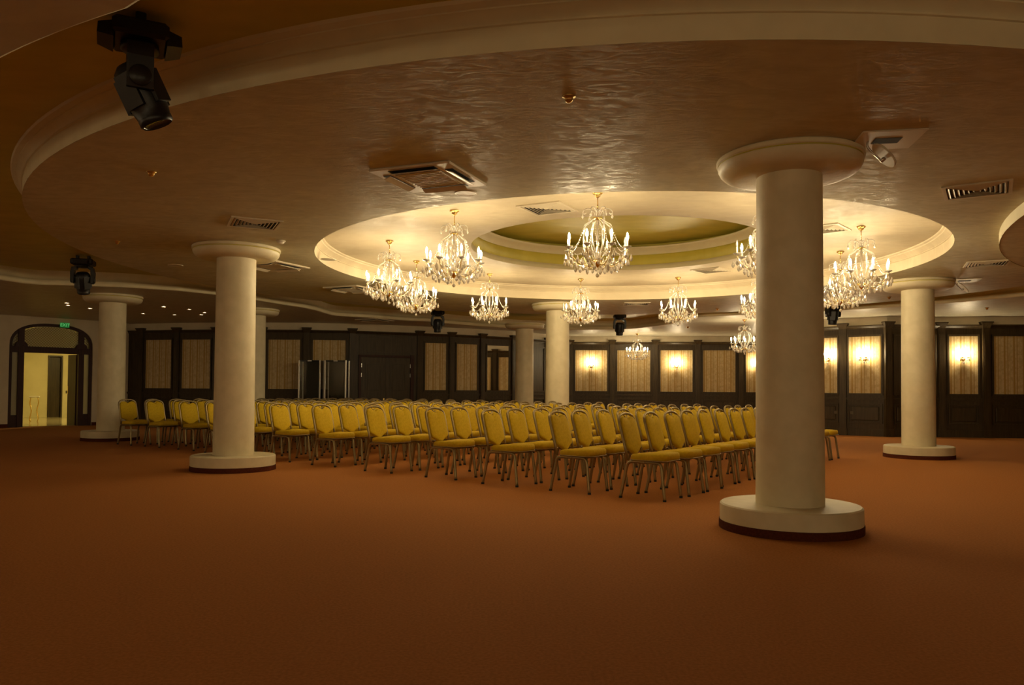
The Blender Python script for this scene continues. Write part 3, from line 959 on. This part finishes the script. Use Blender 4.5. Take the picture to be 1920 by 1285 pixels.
def make_mover():
    t = thing('moving_head_light', 'x', 'stage light')
    for sx in (-1, 1):
        MB().bbox(sx * .09 - .025, sx * .09 + .025, -.03, .03, -.07, 0, .006).build('clamp', 'black_metal', t)
    b = MB()
    b.bbox(-.18, .18, -.16, .16, -.17, -.065, .02)
    for sx in (-1, 1):          # flared side housings
        b.add([(-.13, sx * .15, -.09), (-.10, sx * .235, -.105), (-.10, sx * .24, -.17), (-.13, sx * .15, -.19), (.13, sx * .15, -.09), (.10, sx * .235, -.105), (.10, sx * .24, -.17), (.13, sx * .15, -.19)],
              [(0, 1, 2, 3), (7, 6, 5, 4), (0, 4, 5, 1), (1, 5, 6, 2), (2, 6, 7, 3), (3, 7, 4, 0)])
    b.build('base', 'black_metal', t)
    MB().lathe([(.001, -.16), (.11, -.165), (.115, -.20), (.10, -.215), (.001, -.22)], 20).build('pan_joint', 'black_metal', t)
    for sx in (-1, 1):
        y = MB()
        y.prism([(sx * .09, -.19), (sx * .17, -.21), (sx * .19, -.30), (sx * .185, -.44), (sx * .165, -.49), (sx * .135, -.49), (sx * .13, -.26), (sx * .09, -.235)], -.075, .075)
        y.lathe([(.001, -.004), (.062, -.004), (.066, .006), (.062, .014), (.001, .014)], 18, Matrix.Translation((sx * .178, 0, -.42)) @ Matrix.Rotation(sx * pi / 2, 4, 'Y'))
        y.build('yoke_arm', 'black_metal', t)
    h = MB()
    h.lathe([(.001, .13), (.085, .125), (.115, .09), (.124, .02), (.122, -.06), (.112, -.16), (.10, -.215), (.103, -.22), (.103, -.25), (.09, -.262)], 20)
    hd = h.build('lamp_head', 'black_metal', t, (0, 0, -.42))
    MB().lathe([(.09, -.258), (.085, -.245), (.04, -.238), (.001, -.236)], 20).build('lens', 'lens_glass', hd)
    for k in range(4):
        q = pi / 4 + k * pi / 2
        MB().box(-.012, .012, -.06, .06, -.15, .06, Matrix.Rotation(q, 4, 'Z') @ Matrix.Translation((.115, 0, 0))).build('cooling_fin', 'black_metal', hd)
    return t


MV = make_mover()
for i, (x, y, rz, tx_, ty_, lab) in enumerate(((-2.36, 4.86, 2.05, -.12, -.44, 'black moving head stage light hung from the olive ceiling over the empty carpet'),
                                              (-7.62, 13.78, .3, .0, .35, 'black moving head stage light on the olive ceiling near the arched entrance'),
                                              (-2.16, 22.5, .25, .25, .1, 'black moving head stage light before the double door wall'),
                                              (3.20, 23.2, 0, .0, .15, 'black moving head stage light before the sconce-lit back wall'),
                                              (7.83, 19.0, .4, .3, .1, 'black moving head stage light behind the chandelier at the sconce side wall'))):
    o = MV if i == 0 else copy_tree(MV)
    o.location = (x, y, ZU)
    o.rotation_euler = (0, 0, rz)
    hd = [c for c in o.children if c.name.split('.')[0] == 'lamp_head'][0]
    hd.rotation_euler = (ty_, 0, 0)
    tag(o, lab, 'stage light', 'moving head stage lights')

# ------------------------------------------------------------------ ceiling air units, vents, hatches, sprinklers


def make_ac():
    t = thing('ceiling_air_conditioner', 'x', 'air conditioner')
    s_ = .42
    fr = MB()
    fr.bbox(-s_, s_, -s_, s_, -.024, 0, .011)
    fr.build('face_panel', 'unit_white', t)
    g = MB().bbox(-.24, .24, -.24, .24, -.034, -.023, .006).build('return_grille', 'unit_white', t)
    gl = MB()
    for k in range(9):
        gl.box(-.21, .21, -.2 + k * .05 - .004, -.2 + k * .05 + .004, -.038, -.033)
    gl.build('grille_slat', 'vent_white', g)
    for k in range(4):
        M = Matrix.Rotation(k * pi / 2, 4, 'Z')
        MB().box(-.24, .24, .285, .365, -.027, -.023, M).build('outlet_slot', 'vent_dark', t)
        Mf = M @ Matrix.Translation((0, .29, -.027)) @ Matrix.Rotation(radians(-20), 4, 'X')
        MB().bbox(-.235, .235, 0, .075, -.008, 0, .003, Mf).build('air_flap', 'unit_white', t)
    return t


AC = make_ac()
for i, (x, y, rz, lab) in enumerate(((-.80, 7.39, radians(-22), 'white cassette air conditioner in the ring ceiling over the empty carpet'),
                                     (-3.95, 12.85, radians(-25), 'white cassette air conditioner close to the column beside the chair rows'),
                                     (-3.25, 15.75, radians(-25), 'white cassette air conditioner before the scalloped soffit and display cabinets'),
                                     (-4.05, 22.9, radians(-25), 'white cassette air conditioner in the soffit above the display cabinets'))):
    o = AC if i == 0 else copy_tree(AC)
    o.location = (x, y, ZC)
    o.rotation_euler = (0, 0, rz)
    tag(o, lab, 'air conditioner', 'cassette air conditioners')


def make_vent(n=11):
    t = thing('ceiling_vent', 'x', 'vent')
    s_ = .30
    fr = MB()
    for (x0, x1, y0, y1) in ((-s_, s_, -s_, -s_ + .035), (-s_, s_, s_ - .035, s_), (-s_, -s_ + .035, -s_ + .035, s_ - .035), (s_ - .035, s_, -s_ + .035, s_ - .035)):
        fr.box(x0, x1, y0, y1, -.014, 0)
    fr.build('vent_frame', 'vent_white', t)
    MB().box(-s_ + .03, s_ - .03, -s_ + .03, s_ - .03, -.003, -.001).build('vent_back', 'vent_dark', t)
    # four triangular sets of louvres
    for k in range(4):
        M4 = Matrix.Rotation(k * pi / 2, 4, 'Z')
        for q in range(6):
            y = s_ - .055 - q * .042
            if y > .01:
                MB().box(-y, y, -.013, .013, -.0015, .0015, M4 @ Matrix.Translation((0, y, -.009)) @ Matrix.Rotation(radians(38), 4, 'X')).build('louvre', 'vent_white', t)
    return t


VT = make_vent()
for i, (x, y, z, rz, lab) in enumerate(((-3.18, 9.55, ZC, 25, 'square louvred vent in the ring ceiling near the column beside the chair rows'),
                                        (.44, 9.90, ZU, -28, 'square louvred vent in the recess between two chandeliers on the carpet side'),
                                        (4.63, 7.73, ZC, -32, 'square louvred vent in the ring ceiling near the front column and hatch'),
                                        (7.42, 12.15, ZC, -25, 'square louvred vent beside the lower side disc and swing-out light'),
                                        (4.42, 11.05, ZU, -40, 'square louvred vent in the recess beside the front column shaft'),
                                        (3.82, 14.90, ZU, -42, 'square louvred vent in the recess in front of the back wall chandeliers'),
                                        (2.90, 18.15, ZC, -5, 'square louvred vent in the ring ceiling next to the column behind chairs'))):
    o = VT if i == 0 else copy_tree(VT)
    o.location = (x, y, z)
    o.rotation_euler = (0, 0, radians(rz))
    tag(o, lab, 'vent', 'square ceiling vents')


def make_hatch():
    t = thing('retractable_spotlight', 'x', 'ceiling light')
    p = MB().bbox(-.24, .24, -.24, .24, -.012, 0, .005).build('mounting_plate', 'unit_white', t)
    MB().box(-.10, .10, -.07, .07, -.0145, -.011).build('opening', 'vent_dark', p)
    MB().tube(smooth_path([(-.14, 0, -.01), (-.145, 0, -.05), (-.11, 0, -.10), (-.05, 0, -.16)], 4), .008, 6).build('swing_arm', 'aluminium', t)
    M = Matrix.Translation((-.02, 0, -.13)) @ Matrix.Rotation(radians(48), 4, 'Y')
    MB().lathe([(.001, .008), (.118, .008), (.124, 0), (.118, -.008), (.001, -.008)], 28, M, sharp=30).build('round_flap', 'unit_white', t)
    MB().lathe([(.001, -.012), (.016, -.012), (.016, -.05), (.001, -.052)], 10, M @ Matrix.Translation((.02, 0, 0))).build('lamp_socket', 'aluminium', t)
    return t


HT = make_hatch()
for i, (x, y, rz, lab) in enumerate(((2.99, 6.20, -10, 'white ceiling plate with black opening and round flap swung down by front column'), (8.14, 14.0, -20, 'white ceiling plate with round flap swung down past the column by the sconce wall'))):
    o = HT if i == 0 else copy_tree(HT)
    o.location = (x, y, ZC)
    o.rotation_euler = (0, 0, radians(rz))
    tag(o, lab, 'ceiling light', 'swing-out ceiling lights')

SPK = MB().lathe([(.001, 0), (.046, 0), (.048, -.005), (.032, -.012), (.029, -.026), (.024, -.038), (.013, -.047), (.001, -.049)], 16).mesh('sprinkler_head', 'brass')
for x, y, lab in ((.38, 5.33, 'brass ceiling sprinkler standing alone above the empty carpet'), (-3.41, 7.29, 'brass ceiling sprinkler near the rim moulding of the ring ceiling'),
                  (-5.5, 10.79, 'small brass ceiling sprinkler between the stage light and the nearby column'), (5.04, 19.13, 'small brass ceiling sprinkler before the back wall chandeliers'),
                  (11.27, 18.47, 'small brass ceiling sprinkler on the soffit before the side wall'), (8.01, 16.53, 'small brass ceiling sprinkler behind the column with the open hatch'),
                  (5.55, 24.6, 'small brass ceiling sprinkler above the back wall aisle'), (2.72, 9.05 - 1.9, 'small brass ceiling sprinkler close to the front column capital')):
    tag(link('ceiling_sprinkler', SPK, None, (x, y, ZC)), lab, 'sprinkler', 'brass sprinklers')
t = thing('smoke_detector', 'white smoke detector on the ceiling just past the column capital', 'detector', (-3.19, 10.67, ZC))
MB().lathe([(.001, 0), (.06, 0), (.062, -.015), (.05, -.022)], 20).build('detector_base', 'unit_white', t)
MB().lathe([(.046, -.02), (.044, -.035), (.03, -.046), (.001, -.05)], 20).build('sensor_head', 'candle_white', t)
for x, y, lab in ((-.49, 8.01, 'round speaker grille next to the large air conditioner'), (-2.9, 12.2, 'round speaker grille near the recess rim by the chair rows'), (-5.6, 12.9, 'round speaker grille behind the column beside the chairs')):
    t = thing('ceiling_speaker', lab, 'speaker', (x, y, ZC), 0, 'round ceiling speakers')
    MB().lathe([(.10, -.004), (.108, -.008), (.118, -.006), (.12, 0)], 28).build('rim', 'unit_white', t)
    MB().lathe([(.001, -.005), (.102, -.005)], 28).build('grille', 'vent_white', t)

dlp = [(-10.79, 18.83), (-11.04, 19.32), (-10.90, 20.07), (-10.17, 21.42), (-8.76, 19.54), (-9.41, 21.67), (-8.38, 20.17), (-8.31, 21.0), (-8.64, 21.62)]
rm = MB().lathe([(.045, -.002), (.05, -.01), (.065, -.008), (.07, 0)], 20).mesh('trim_ring', 'unit_white')
dm = MB().lathe([(.001, -.003), (.046, -.003)], 20).mesh('lamp_disc', 'downlight_lit')
for x, y in dlp:
    t = thing('recessed_downlight', 'tiny lit recessed downlight in the soffit near the entrance column', 'downlight', (x, y, ZC), 0, 'recessed downlights in the entrance soffit')
    link('trim_ring', rm, t)
    link('lamp_disc', dm, t)
